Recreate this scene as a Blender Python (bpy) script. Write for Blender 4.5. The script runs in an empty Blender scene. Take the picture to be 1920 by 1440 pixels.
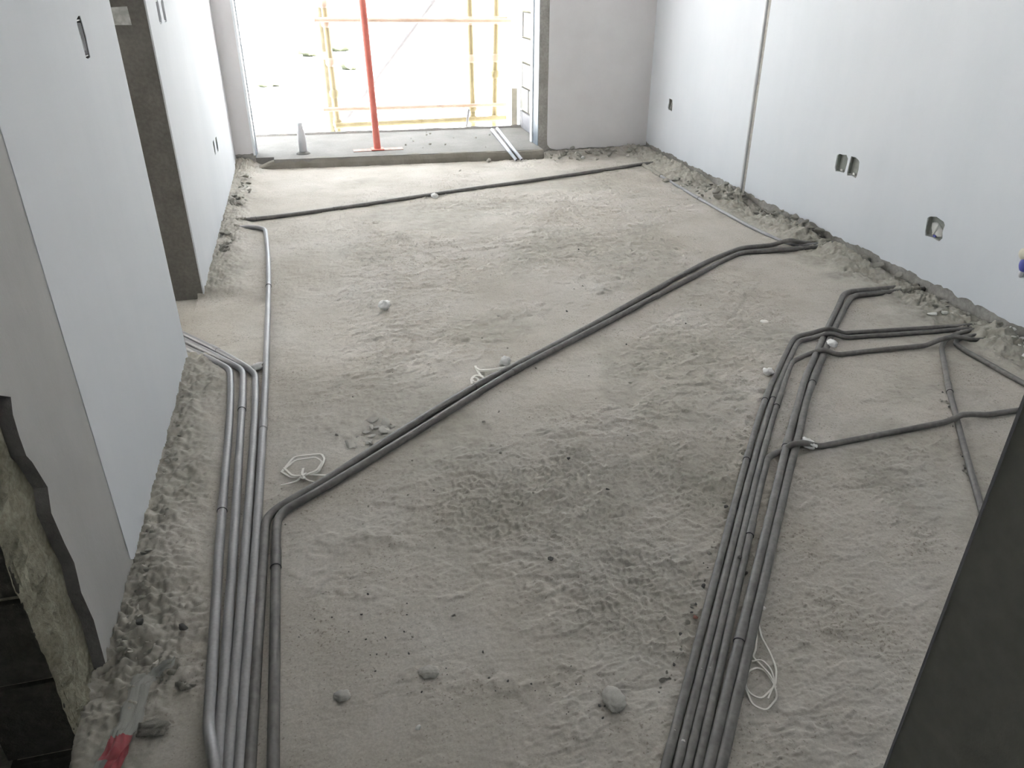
import bpy, bmesh, math, random
import numpy as np
from mathutils import Vector, Matrix, geometry
random.seed(7); rng = np.random.RandomState(11)
sc = bpy.context.scene
COL = sc.collection

# ------------------------------------------------------------------ camera, light, exposure
CAM_H, PITCH, YAW, FPX = 1.35, math.radians(28.3), math.radians(14.3), 1453.0
cd = bpy.data.cameras.new('camera'); cam = bpy.data.objects.new('camera', cd); COL.objects.link(cam)
cam.location = (0, 0, CAM_H); cam.rotation_euler = (math.pi/2 - PITCH, 0, -YAW)
cd.sensor_width = 36.0; cd.lens = FPX/1920*36.0; cd.clip_start = .02; cd.clip_end = 2000
sc.camera = cam
vs = sc.view_settings
vs.view_transform = 'Standard'; vs.look = 'None'; vs.gamma = 1; vs.use_curve_mapping = False
vs.exposure = 0.42
w = bpy.data.worlds.new('sky'); sc.world = w; w.use_nodes = True
bg = w.node_tree.nodes['Background']; bg.inputs[0].default_value = (.86, .94, 1.0, 1); bg.inputs[1].default_value = 4.5
sd = bpy.data.lights.new('sun', 'SUN'); sd.energy = 120; sd.angle = math.radians(2); sd.color = (1, 1, 1)
so = bpy.data.objects.new('sun', sd); COL.objects.link(so)
so.rotation_euler = Vector((-.75, .45, -1)).to_track_quat('-Z', 'Y').to_euler()
def portal(name, loc, dirv, sx, sy):
    d = bpy.data.lights.new(name, 'AREA'); d.shape = 'RECTANGLE'; d.size = sx; d.size_y = sy
    o = bpy.data.objects.new(name, d); COL.objects.link(o); o.location = loc
    o.rotation_euler = Vector(dirv).to_track_quat('-Z', 'Y').to_euler()
    d.cycles.is_portal = True
portal('added_hall_opening_portal', (.05, -2.86, 1.85), (0, 1, 0), .6, .8)  # portal for an unseen hall opening added as fill light
portal('added_side_opening_portal', (-3.56, 4.25, 1.3), (1, 0, 0), .9, 2.4)  # portal for an unseen side room opening added to brighten the room
portal('balcony_opening_portal', (.7, 6.42, 1.2), (0, -1, 0), 2.2, 2.3)

# ------------------------------------------------------------------ geometry of the view: a photo point on a real plane
Fv = Vector((math.sin(YAW)*math.cos(PITCH), math.cos(YAW)*math.cos(PITCH), -math.sin(PITCH)))
Rv = Vector((math.cos(YAW), -math.sin(YAW), 0)); Uv = Rv.cross(Fv); C0 = Vector((0, 0, CAM_H))
def ray(x, y): return Fv + Rv*((x-960)/FPX) - Uv*((y-720)/FPX)
def at(x, y, z=0.0): d = ray(x, y); return C0 + d*((z-CAM_H)/d.z)
def on_x(x, y, X): d = ray(x, y); return C0 + d*(X/d.x)
def on_y(x, y, Y): d = ray(x, y); return C0 + d*(Y/d.y)
XL, XR, YE = -.55, 2.72, 6.2            # left wall, right wall, end wall
def ye(x): return 6.30 - .045*(x+.4)     # the end wall is a little out of square
CEIL = 2.75
GZ00 = -9.0

# ------------------------------------------------------------------ materials
def nodes(name):
    m = bpy.data.materials.new(name); m.use_nodes = True
    nt = m.node_tree; return m, nt, nt.nodes['Principled BSDF']
def ramp_mat(name, cols, scale=6, rough=.9, detail=6, bump=0.0, bscale=60, stretch=(1,1,1), spec=.3, pos=None, fine=None, speck=False):
    m, nt, b = nodes(name); N = nt.nodes; L = nt.links
    tc = N.new('ShaderNodeTexCoord'); mp = N.new('ShaderNodeMapping'); mp.inputs['Scale'].default_value = stretch
    L.new(tc.outputs['Object'], mp.inputs[0])
    n = N.new('ShaderNodeTexNoise'); n.inputs['Scale'].default_value = scale; n.inputs['Detail'].default_value = detail; n.inputs['Roughness'].default_value = .6
    L.new(mp.outputs[0], n.inputs['Vector'])
    r = N.new('ShaderNodeValToRGB'); L.new(n.outputs[0], r.inputs[0])
    el = r.color_ramp.elements; pos = pos or [.3 + .4*i/max(1, len(cols)-1) for i in range(len(cols))]
    el[0].position = pos[0]; el[0].color = (*cols[0], 1); el[1].position = pos[-1]; el[1].color = (*cols[-1], 1)
    for c, p in list(zip(cols, pos))[1:-1]:
        e = el.new(p); e.color = (*c, 1)
    out = r.outputs[0]
    if fine:
        n3 = N.new('ShaderNodeTexNoise'); n3.inputs['Scale'].default_value = fine[0]; n3.inputs['Detail'].default_value = 4
        L.new(tc.outputs['Object'], n3.inputs['Vector'])
        r3 = N.new('ShaderNodeValToRGB'); r3.color_ramp.elements[0].position = .35; r3.color_ramp.elements[1].position = .65
        a = 1-fine[1]; r3.color_ramp.elements[0].color = (a, a, a, 1); r3.color_ramp.elements[1].color = (1, 1, 1, 1)
        L.new(n3.outputs[0], r3.inputs[0])
        mx = N.new('ShaderNodeMix'); mx.data_type = 'RGBA'; mx.blend_type = 'MULTIPLY'; mx.inputs[0].default_value = 1
        L.new(out, mx.inputs[6]); L.new(r3.outputs[0], mx.inputs[7]); out = mx.outputs[2]
    if speck:      # dark grit and pits pressed into the screed
        n4 = N.new('ShaderNodeTexNoise'); n4.inputs['Scale'].default_value = 130; n4.inputs['Detail'].default_value = 3
        n5 = N.new('ShaderNodeTexNoise'); n5.inputs['Scale'].default_value = 5; n5.inputs['Detail'].default_value = 4
        L.new(tc.outputs['Object'], n4.inputs['Vector']); L.new(tc.outputs['Object'], n5.inputs['Vector'])
        ad = N.new('ShaderNodeMath'); ad.operation = 'MULTIPLY_ADD'; ad.inputs[1].default_value = .35; L.new(n5.outputs[0], ad.inputs[0]); L.new(n4.outputs[0], ad.inputs[2])
        r4 = N.new('ShaderNodeValToRGB'); e4 = r4.color_ramp.elements; e4[0].position = .82; e4[0].color = (1,1,1,1); e4[1].position = .87; e4[1].color = (.62,.61,.58,1)
        L.new(ad.outputs[0], r4.inputs[0])
        m4 = N.new('ShaderNodeMix'); m4.data_type = 'RGBA'; m4.blend_type = 'MULTIPLY'; m4.inputs[0].default_value = 1
        L.new(out, m4.inputs[6]); L.new(r4.outputs[0], m4.inputs[7]); out = m4.outputs[2]
    if speck:      # trodden-in fresh mortar, greyer than the dusty screed
        an = N.new('ShaderNodeAttribute'); an.attribute_name = 'mortar'
        n6 = N.new('ShaderNodeTexNoise'); n6.inputs['Scale'].default_value = 22; n6.inputs['Detail'].default_value = 6; L.new(tc.outputs['Object'], n6.inputs['Vector'])
        r6 = N.new('ShaderNodeValToRGB'); e6 = r6.color_ramp.elements; e6[0].position = .3; e6[0].color = (.22,.208,.175,1); e6[1].position = .7; e6[1].color = (.36,.342,.30,1)
        L.new(n6.outputs[0], r6.inputs[0]); m6 = N.new('ShaderNodeMix'); m6.data_type = 'RGBA'
        L.new(an.outputs['Fac'], m6.inputs[0]); L.new(out, m6.inputs[6]); L.new(r6.outputs[0], m6.inputs[7]); out = m6.outputs[2]
    L.new(out, b.inputs['Base Color'])
    b.inputs['Roughness'].default_value = rough; b.inputs['Specular IOR Level'].default_value = spec
    if bump:
        n2 = N.new('ShaderNodeTexNoise'); n2.inputs['Scale'].default_value = bscale; n2.inputs['Detail'].default_value = 8; n2.inputs['Roughness'].default_value = .65
        L.new(mp.outputs[0], n2.inputs['Vector'])
        bp = N.new('ShaderNodeBump'); bp.inputs['Strength'].default_value = bump; bp.inputs['Distance'].default_value = .01
        L.new(n2.outputs[0], bp.inputs['Height']); L.new(bp.outputs[0], b.inputs['Normal'])
    return m
M = {}
M['floor'] = ramp_mat('dusty_screed', [(.375,.345,.297), (.455,.424,.376), (.525,.50,.458)], scale=2.2, rough=.8, detail=9, bump=.22, bscale=75, pos=[.3,.5,.72], fine=(170,.16), spec=.4, speck=True)
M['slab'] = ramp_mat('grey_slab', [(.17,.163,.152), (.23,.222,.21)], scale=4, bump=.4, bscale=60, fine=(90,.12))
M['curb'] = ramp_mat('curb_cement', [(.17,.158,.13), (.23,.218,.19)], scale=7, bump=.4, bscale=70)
M['white'] = ramp_mat('white_skim_plaster', [(.68,.705,.735), (.75,.768,.795)], scale=1.6, rough=.85, detail=5, bump=.08, bscale=40, stretch=(1,1,.35), pos=[.3,.65])
M['greycoat'] = ramp_mat('grey_plaster', [(.38,.375,.36), (.46,.455,.44)], scale=3, bump=.15, bscale=45, stretch=(1,1,.5))
M['pinkcoat'] = ramp_mat('shaded_plaster', [(.70,.675,.675), (.77,.75,.75)], scale=3, bump=.1, bscale=45)
M['cement'] = ramp_mat('bare_cement', [(.14,.132,.118), (.22,.208,.188)], scale=5, bump=.5, bscale=50, fine=(70,.2))
M['edge'] = ramp_mat('shaded_plaster_edge', [(.13,.12,.115), (.2,.19,.18)], scale=20, bump=.6, bscale=70)  # sides of the broken plaster, their shadow put into a darker colour
M['band'] = ramp_mat('cement_band', [(.30,.285,.26), (.42,.405,.375)], scale=9, bump=.5, bscale=60, fine=(60,.2))
M['mortar'] = ramp_mat('rough_mortar', [(.24,.225,.165), (.42,.40,.31)], scale=14, bump=1.0, bscale=55, fine=(80,.3))
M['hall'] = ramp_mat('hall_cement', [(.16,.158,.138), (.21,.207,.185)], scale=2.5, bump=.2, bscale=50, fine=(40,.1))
M['ceiling'] = ramp_mat('ceiling_plaster', [(.80,.80,.80), (.86,.86,.86)], scale=2)
M['block'] = ramp_mat('aerated_block', [(.23,.226,.215), (.29,.286,.275)], scale=8, bump=.4, bscale=80)
M['greyblock'] = ramp_mat('grey_block', [(.22,.22,.235), (.29,.29,.305)], scale=8, bump=.4, bscale=80)
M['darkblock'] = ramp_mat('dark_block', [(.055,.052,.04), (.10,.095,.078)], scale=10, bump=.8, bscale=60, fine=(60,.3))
M['metal'] = ramp_mat('galvanised_strip', [(.15,.18,.21), (.20,.23,.26)], scale=20, rough=.45)
M['bead'] = ramp_mat('white_bead', [(.8,.82,.84), (.86,.88,.9)], scale=20, rough=.5)
M['pipe'] = ramp_mat('grey_conduit', [(.24,.235,.24), (.30,.295,.302)], scale=9, rough=.38, bump=.03, bscale=200, spec=.5, fine=(120,.12))
M['dimpipe'] = ramp_mat('dim_dusty_conduit', [(.105,.1,.095), (.17,.163,.152)], scale=14, rough=.5, spec=.45, bump=.05, bscale=200, fine=(60,.25))  # dusty conduit; dimmer light on the right bundle put into the colour
M['coatpipe'] = ramp_mat('mortar_caked_conduit', [(.26,.245,.21), (.36,.345,.30)], scale=30, bump=.8, bscale=90)
M['ring'] = ramp_mat('dark_joint', [(.035,.035,.038), (.05,.05,.055)], scale=20, rough=.6)
M['whitepipe'] = ramp_mat('pale_conduit', [(.62,.66,.72), (.72,.75,.8)], scale=20, rough=.35)
M['stub'] = ramp_mat('pale_grey_plastic', [(.58,.58,.60), (.66,.66,.68)], scale=12, rough=.5)
M['rubble'] = ramp_mat('mortar_rubble', [(.30,.285,.245), (.46,.44,.395)], scale=30, bump=.8, bscale=120)
M['lump'] = ramp_mat('pale_mortar_lump', [(.58,.555,.50), (.72,.70,.65)], scale=30, bump=.6, bscale=90)
M['darkstone'] = ramp_mat('dark_stone', [(.10,.1,.095), (.17,.165,.155)], scale=30, bump=.6, bscale=120)
M['palestone'] = ramp_mat('pale_crumb', [(.70,.69,.65), (.84,.83,.79)], scale=40, bump=.5, bscale=120)
M['foam'] = ramp_mat('white_foam', [(.84,.83,.80), (.92,.915,.9)], scale=40, bump=.3, bscale=120)
M['brick'] = ramp_mat('red_brick_bit', [(.28,.12,.09), (.36,.19,.15)], scale=40, bump=.6, bscale=120)
M['string'] = ramp_mat('white_strapping', [(.72,.70,.64), (.82,.80,.75)], scale=40, rough=.6)
M['cream'] = ramp_mat('cream_paper', [(.62,.58,.48), (.7,.66,.56)], scale=30)
M['red'] = ramp_mat('red_paint', [(.55,.14,.11), (.66,.22,.17)], scale=12, rough=.55)
M['rust'] = ramp_mat('rusty_plate', [(.3,.2,.17), (.45,.35,.32)], scale=30)
M['yellow'] = ramp_mat('faded_yellow_tube', [(.24,.20,.11), (.34,.295,.19)], scale=9, stretch=(1,1,.3), rough=.6)
M['oldtube'] = ramp_mat('weathered_tube', [(.13,.115,.075), (.19,.165,.11)], scale=9, rough=.6)
M['rosetube'] = ramp_mat('rust_stained_tube', [(.38,.27,.20), (.46,.37,.31)], scale=6, rough=.6)
M['greytube'] = ramp_mat('grey_tube', [(.15,.15,.16), (.20,.20,.21)], scale=9, rough=.5)
M['paper'] = ramp_mat('pasted_paper', [(.52,.52,.50), (.68,.68,.66)], scale=18, fine=(50,.3))
M['boxgrey'] = ramp_mat('box_grey', [(.24,.25,.23), (.32,.33,.30)], scale=30)
M['blue'] = ramp_mat('blue_plastic', [(.06,.07,.30), (.1,.11,.38)], scale=30, rough=.4)
M['teal'] = ramp_mat('teal_plastic', [(.03,.12,.12), (.05,.18,.18)], scale=30, rough=.4)
M['ground'] = ramp_mat('pale_sand', [(.60,.58,.55), (.68,.665,.64)], scale=.05, detail=8)
M['shrub'] = ramp_mat('dusty_leaves', [(.075,.085,.055), (.12,.13,.09)], scale=3, bump=1, bscale=6)
M['house'] = ramp_mat('pale_render', [(.6,.57,.52), (.68,.65,.6)], scale=.5)
M['shutter'] = ramp_mat('grey_shutter', [(.022,.024,.026), (.034,.036,.038)], scale=3)
def film(name, col, alpha, rough=.2):
    m, nt, b = nodes(name); N = nt.nodes; L = nt.links
    n = N.new('ShaderNodeTexNoise'); n.inputs['Scale'].default_value = 45; n.inputs['Detail'].default_value = 3
    bp = N.new('ShaderNodeBump'); bp.inputs['Strength'].default_value = .6; bp.inputs['Distance'].default_value = .01
    L.new(n.outputs[0], bp.inputs['Height']); L.new(bp.outputs[0], b.inputs['Normal'])
    b.inputs['Base Color'].default_value = (*col, 1); b.inputs['Roughness'].default_value = rough
    b.inputs['Alpha'].default_value = alpha; b.inputs['Specular IOR Level'].default_value = 1.0
    return m
M['film'] = film('clear_film', (.84,.85,.80), .42, .12)
M['redfilm'] = film('red_film', (.62,.10,.12), .78, .35)
M['glass'] = film('plain_glass', (.8,.85,.85), .25, .05)

# ------------------------------------------------------------------ helpers
def link(o, parent=None):
    COL.objects.link(o)
    if parent is not None: o.parent = parent
    return o
def mesh_obj(name, verts, faces, mat, parent=None, smooth=False):
    me = bpy.data.meshes.new(name); me.from_pydata([tuple(v) for v in verts], [], faces); me.update()
    if smooth: me.polygons.foreach_set('use_smooth', [True]*len(me.polygons))
    me.materials.append(mat if not isinstance(mat, str) else M[mat])
    o = bpy.data.objects.new(name, me); link(o, parent)
    if parent is not None and not (parent.location == Vector((0,0,0)) and parent.rotation_euler.z == 0):
        o.matrix_parent_inverse = parent.matrix_basis.inverted()
    return o
def tag(o, label=None, cat=None, group=None, kind=None):
    if label: o['label'] = label
    if cat: o['category'] = cat
    if group: o['group'] = group
    if kind: o['kind'] = kind
    return o
def empty(name, loc, label=None, cat=None, group=None):
    o = bpy.data.objects.new(name, None); o.location = loc; o.empty_display_size = .05; link(o)
    return tag(o, label, cat, group)
def struct(o, label=None): o['kind'] = 'structure'; return tag(o, label)
def box_vf(a, b):
    x0,y0,z0 = a; x1,y1,z1 = b
    return [(x0,y0,z0),(x1,y0,z0),(x1,y1,z0),(x0,y1,z0),(x0,y0,z1),(x1,y0,z1),(x1,y1,z1),(x0,y1,z1)], \
           [(0,3,2,1),(4,5,6,7),(0,1,5,4),(1,2,6,5),(2,3,7,6),(3,0,4,7)]
def boxes(name, lst, mat, parent=None, bevel=0):
    bm = bmesh.new()
    for a, b in lst:
        v, f = box_vf(a, b); vv = [bm.verts.new(p) for p in v]
        for q in f: bm.faces.new([vv[i] for i in q])
    if bevel: bmesh.ops.bevel(bm, geom=bm.edges[:], offset=bevel, segments=2, affect='EDGES', profile=.5)
    me = bpy.data.meshes.new(name); bm.to_mesh(me); bm.free(); me.materials.append(M[mat])
    o = bpy.data.objects.new(name, me); link(o, parent)
    if parent is not None: o.matrix_parent_inverse = parent.matrix_basis.inverted()
    return o
def prism(name, outer, holes, to3, depth, mat, parent=None, side=None):
    """a slab with a 2-D outline and holes; to3(u, v) gives the front point, depth the vector to the back"""
    loops = [outer] + holes
    flat = [p for l in loops for p in l]
    tris = geometry.tessellate_polygon([[Vector((p[0], p[1], 0)) for p in l] for l in loops])
    n = len(flat); D = Vector(depth)
    vf = [Vector(to3(*p)) for p in flat]; vb = [v + D for v in vf]
    faces = [tuple(t) for t in tris] + [tuple(i+n for i in reversed(t)) for t in tris]
    k = 0
    for l in loops:
        m = len(l)
        for i in range(m):
            j = (i+1) % m; faces.append((k+i, k+j, k+j+n, k+i+n))
        k += m
    o = mesh_obj(name, vf+vb, faces, mat, parent)
    if side:
        o.data.materials.append(M[side])
        for pl in o.data.polygons[2*len(tris):]: pl.material_index = 1
    bm = bmesh.new(); bm.from_mesh(o.data); bmesh.ops.recalc_face_normals(bm, faces=bm.faces); bm.to_mesh(o.data); bm.free()
    return o
def fillet(pts, rad, seg=6):
    out = [pts[0]]
    for i in range(1, len(pts)-1):
        p, a, b = pts[i], pts[i-1], pts[i+1]
        la, lb = (a-p).length, (b-p).length; t = min(rad if (p-a).angle(b-p) > .22 else .35, .48*la, .48*lb)
        q0 = p + (a-p)*(t/la); q1 = p + (b-p)*(t/lb)
        for k in range(seg+1):
            s = k/seg; out.append(q0*(1-s)**2 + p*(2*s*(1-s)) + q1*s*s)
    out.append(pts[-1]); return out
def tube_vf(pts, r, n=14, caps=True):
    P = [p for i, p in enumerate(pts) if i == 0 or (p-pts[i-1]).length > 1e-5]
    T = []
    for i in range(len(P)):
        a = P[max(0, i-1)]; b = P[min(len(P)-1, i+1)]; T.append((b-a).normalized())
    ref = Vector((0,0,1)) if abs(T[0].z) < .9 else Vector((1,0,0))
    u = (ref - T[0]*ref.dot(T[0])).normalized()
    V = []; F = []
    for i, p in enumerate(P):
        u = (u - T[i]*u.dot(T[i])).normalized(); v = T[i].cross(u)
        rr = r[i] if isinstance(r, (list, tuple)) else r
        for k in range(n):
            a = 2*math.pi*k/n; V.append(p + u*(math.cos(a)*rr) + v*(math.sin(a)*rr))
    for i in range(len(P)-1):
        for k in range(n):
            F.append((i*n+k, i*n+(k+1) % n, (i+1)*n+(k+1) % n, (i+1)*n+k))
    if caps:
        m = len(V); V += [v.copy() for v in V[:n]] + [v.copy() for v in V[(len(P)-1)*n:len(P)*n]]
        F.append(tuple(reversed(range(m, m+n)))); F.append(tuple(range(m+n, m+2*n)))
    return V, F
def tube(name, pts, r, mat, parent=None, n=14, caps=True):
    V, F = tube_vf(pts, r, n, caps)
    return mesh_obj(name, V, F, mat, parent, smooth=True)
def lathe(name, prof, loc, mat, parent=None, n=20):
    V = []; F = []
    for (r, z) in prof:
        for k in range(n):
            a = 2*math.pi*k/n; V.append((loc[0]+r*math.cos(a), loc[1]+r*math.sin(a), loc[2]+z))
    for i in range(len(prof)-1):
        for k in range(n): F.append((i*n+k, i*n+(k+1) % n, (i+1)*n+(k+1) % n, (i+1)*n+k))
    F.append(tuple(reversed(range(n)))); F.append(tuple(range((len(prof)-1)*n, len(prof)*n)))
    return mesh_obj(name, V, F, mat, parent, smooth=True)

# ------------------------------------------------------------------ numpy noise and the floor relief
TAB = rng.rand(256, 256)
def vnoise(x, y, seed=0):
    x = x + seed*17.3; y = y + seed*9.1
    xi = np.floor(x).astype(int); yi = np.floor(y).astype(int); fx = x-xi; fy = y-yi
    fx = fx*fx*(3-2*fx); fy = fy*fy*(3-2*fy)
    g = lambda a, b: TAB[a & 255, b & 255]
    return (g(xi,yi)*(1-fx)+g(xi+1,yi)*fx)*(1-fy) + (g(xi,yi+1)*(1-fx)+g(xi+1,yi+1)*fx)*fy
def fbm(x, y, o=5, seed=0, g=.5):
    s = 0; a = 1; t = 0
    for i in range(o):
        c, n = math.cos(.6*i), math.sin(.6*i)
        s = s + a*vnoise((x*c-y*n)*2**i, (x*n+y*c)*2**i, seed+i*3); t += a; a *= g
    return s/t
def sstep(a, b, x):
    t = np.clip((x-a)/(b-a), 0, 1); return t*t*(3-2*t)
def voro(x, y, seed=0):
    xi = np.floor(x).astype(int); yi = np.floor(y).astype(int)
    d1 = np.full(x.shape, 9.); d2 = np.full(x.shape, 9.)
    for i in (-1,0,1):
        for j in (-1,0,1):
            a = xi+i; b = yi+j
            px = a + TAB[(a+seed*7) & 255, (b*3+5) & 255]; py = b + TAB[(a*5+11) & 255, (b+seed*13) & 255]
            d = np.hypot(px-x, py-y); m = d < d1
            d2 = np.where(m, d1, np.minimum(d2, d)); d1 = np.where(m, d, d1)
    return d2-d1
LUMPS = []     # (x, y, radius, height): plaster blobs trowelled into the screed
for px, py, rad, hh in [(690,1115,.035,.006),(640,1108,.02,.005),(870,1280,.045,.007),(950,1285,.035,.008),(1010,1305,.04,.006),(770,1265,.02,.005),
                        (1015,1108,.03,.012),(1068,1105,.02,.012),(600,1180,.02,.004),(615,795,.06,.008),(700,1010,.05,.008),(745,1015,.03,.008),
                        (830,680,.08,.008),(975,580,.12,.012),(900,600,.07,.008),(870,1020,.04,.006),(620,1010,.03,.006),(890,650,.07,.008),(860,635,.06,.006)]:
    p = at(px, py); LUMPS.append((p.x, p.y, rad, hh))
NETS = []
for px, py, rad in [(920,950,.20),(1010,920,.18),(1080,960,.22),(1180,1130,.16),(1230,1170,.14),(1150,1060,.12),(1290,900,.18),(1240,1090,.12),(1100,880,.16)]:
    p = at(px, py); NETS.append((p.x, p.y, rad))
def relief(x, y):
    h = .004*(fbm(x*1.7, y*1.7, 3)-.5)
    rough_zone = (.25+.75*sstep(.40, .60, fbm(x*1.3, y*1.3, 3, 40))) * (.4+.6*sstep(-.1, .35, x)) * (.55+.45*sstep(1.2, 2.0, y+.35*x))
    st = fbm(x*6, y*10, 5, 3, .55)
    h += (.0065*rough_zone+.0012)*(st-.5)
    fl = fbm(x*7, y*12, 4, 8, .6)
    h += (.0034*rough_zone+.0006)*sstep(.545, .56, fl)
    fl3 = fbm(x*11+3*fl, y*17+2*fl, 4, 12, .62)
    h += .0036*rough_zone*sstep(.56, .575, fl3)*sstep(.75, .58, fl3) - .0030*rough_zone*sstep(.40, .385, fl3)
    fl2 = fbm(x*22, y*30, 3, 15, .6)
    h += .0022*sstep(.58, .60, fl2)*(.2+rough_zone)
    h += .0024*sstep(.62, .65, fbm(x*38, y*52, 3, 19, .6))*(.25+rough_zone)
    h += .0010*(fbm(x*45, y*45, 3, 5)-.5)*(.6+rough_zone)
    net = np.zeros_like(x)
    for nx, ny, nr in NETS:
        net = np.maximum(net, np.exp(-((x-nx)**2+(y-ny)**2)/(nr*nr)))
    wx = x + .02*fbm(x*12, y*12, 2, 71); wy = y + .02*fbm(x*12, y*12, 2, 77)
    ed = voro(wx*36, wy*36)
    h += sstep(.25, .7, net)*(.0055*np.exp(-(ed/.10)**2) - .001 + .001*fbm(x*60, y*60, 2, 50))
    for lx, ly, lr, lh in LUMPS:
        d = np.hypot((x-lx), (y-ly))/lr
        h += lh*sstep(1.1, .55, d + 1.3*(fbm(x*30, y*30, 3, 60)-.5))*(.25+.6*fbm(x*55, y*55, 2, 61))
    # heaps of droppings at the foot of the walls
    crumb = .55*fbm(x*14, y*14, 3, 20, .6) + .45*fbm(x*42, y*42, 3, 22, .6); big = fbm(x*3.2, y*3.2, 2, 25)
    lump = np.abs(fbm(x*60, y*60, 3, 31)-.5)*2
    dr = XR - x
    a = sstep(.34+.12*(big-.5), .03, dr)
    h += a*(.008+.040*sstep(.30, .10, dr)*sstep(.35, .65, big) + .085*(crumb-.42) + .018*lump)*(.25+.75*sstep(.0,.07,dr))
    dl = x - XL
    gap = sstep(3.02, 2.9, y) + sstep(3.55, 3.65, y)
    a = sstep(.20+.14*(big-.5), .02, dl)*np.clip(gap, 0, 1)*sstep(1.0, 1.25, y)
    h += a*(.010+.022*big + .05*(crumb-.42) + .014*lump)
    p = at(290, 1200); d = np.hypot(x-p.x-.02, (y-p.y)*.8)
    h += sstep(.24, .05, d)*(.006+.035*(crumb-.42)+.012*lump)
    de = ye(x) - y
    a = sstep(.26+.12*(big-.5), .03, de)*sstep(1.70, 1.95, x) + sstep(.3, .05, de)*sstep(-.28, -.45, x)
    h += np.clip(a, 0, 1)*(.014+.02*big + .04*(crumb-.42) + .012*lump)
    return h
def heap_mask(x, y):
    n = fbm(x*9, y*9, 4, 90)
    gap = np.clip(sstep(3.02, 2.9, y) + sstep(3.55, 3.65, y), 0, 1)
    a = sstep(.40, .12, XR-x + .35*(n-.5)); b = sstep(.22, .04, x-XL + .25*(n-.5))*gap
    c = sstep(.34, .10, ye(x)-y + .3*(n-.5))*np.clip(sstep(1.6, 1.95, x)+sstep(-.25,-.45,x), 0, 1)
    p = np.zeros_like(x)
    for nx, ny, nr in NETS: p = np.maximum(p, .55*np.exp(-((x-nx)**2+(y-ny)**2)/(nr*nr*1.6)))
    q = .5*sstep(.52, .66, fbm(x*2.1, y*2.6, 5, 95))*sstep(-.2, .3, x)
    return np.clip(np.maximum.reduce([a, .8*b, c, p*(.5+n), q*(.5+n)]), 0, 1)
def floor_z(x, y): return float(relief(np.array([x]), np.array([y]))[0])

# ------------------------------------------------------------------ floor
NX, NY = 780, 1080
tx = np.linspace(XL-.03, XR+.02, NX); ty = .30*(6.32/.30)**(np.linspace(0, 1, NY)**.75)
GX, GY = np.meshgrid(tx, ty); GZ = relief(GX, GY)
co = np.stack([GX, GY, GZ], -1).reshape(-1, 3).astype(np.float32)
i = np.arange(NX*NY).reshape(NY, NX)
q = np.stack([i[:-1,:-1], i[:-1,1:], i[1:,1:], i[1:,:-1]], -1).reshape(-1).astype(np.int32)
me = bpy.data.meshes.new('floor'); nf = len(q)//4
me.vertices.add(len(co)); me.vertices.foreach_set('co', co.ravel())
me.loops.add(len(q)); me.loops.foreach_set('vertex_index', q)
me.polygons.add(nf); me.polygons.foreach_set('loop_start', np.arange(0, 4*nf, 4, dtype=np.int32))
me.update(calc_edges=True); me.polygons.foreach_set('use_smooth', np.ones(nf, dtype=bool)); me.materials.append(M['floor'])
at_ = me.attributes.new('mortar', 'FLOAT', 'POINT'); at_.data.foreach_set('value', heap_mask(GX, GY).astype(np.float32).ravel())
floor = link(bpy.data.objects.new('floor', me)); struct(floor, 'dusty grey cement screed floor with trowel ridges and mortar droppings')
boxes('floor_slab', [((-3.5,-2.7,-.5), (XL-.03,2.05,-.35)), ((-3.5,2.0,-.2), (XL-.02,6.25,-.004)), ((XL-.03,-2.7,-.4), (XR+.1,.31,-.004)), ((XL-.03,.3,-.4), (XR+.1,6.4,-.03))], 'floor', floor)

# ------------------------------------------------------------------ walls
def jag(v0, v1, u0, u1, n, amp, seed):
    """points of a ragged line in (u, v) from u0 to u1"""
    r = random.Random(seed); n = int(n*1.7); out = []; w0 = 0
    for i in range(n+1):
        w0 = .72*w0 + r.uniform(-amp, amp)*.55
        out.append((u0+(u1-u0)*min(1, max(0, (i+(r.uniform(-.35,.35) if 0 < i < n else 0))/n)), v0+(v1-v0)*i/n + w0 + r.uniform(-amp, amp)*.35))
    return out
def hole(u, v, w, h, seed, amp=.006):
    r = random.Random(seed); out = []
    for (a, b) in [(-.5,-.32),(-.38,-.5),(0,-.5),(.38,-.5),(.5,-.32),(.5,0),(.5,.32),(.38,.5),(0,.5),(-.38,.5),(-.5,.32),(-.5,0)]:
        out.append((u+a*w+r.uniform(-amp, amp), v+b*h+r.uniform(-amp, amp)))
    return out
# right wall: bare cement behind, white skim coat in front (two fields either side of the conduit chase)
RS = [on_x(1257,196,XR), on_x(1577,306,XR), on_x(1600,313,XR), on_x(1752,428,XR)]
RH = [hole(p.y, p.z, wd, hh, 40+k) for k, (p, wd, hh) in enumerate(zip(RS, (.075,.085,.085,.11), (.085,.095,.095,.095)))]
YC0, YC1 = 4.525, 4.59
toR = lambda y, z: (XR+.006, y, z)
wall_right = prism('wall_right', [(.3,-.05), (6.5,-.05), (6.5,CEIL), (.3,CEIL)], RH, toR, (.16,0,0), 'band'); struct(wall_right, 'right wall, bare cement behind white skim coat')
toRc = lambda y, z: (XR, y, z)
def coatR(y0, y1, holes, seed):
    bot = jag(.062, .062, y0, y1, max(6, int((y1-y0)/.035)), .011, seed)
    o = prism('skim_coat', bot + [(y1,CEIL), (y0,CEIL)], holes, toRc, (.0062,0,0), 'white', wall_right); return o
coatR(.52, YC0, [RH[1], RH[2], RH[3]], 3); coatR(YC1, 6.45, [RH[0]], 4)
mesh_obj('mortar_chase', *box_vf((XR+.002, YC0, 0), (XR+.007, YC1, CEIL)), 'band', wall_right)
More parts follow.
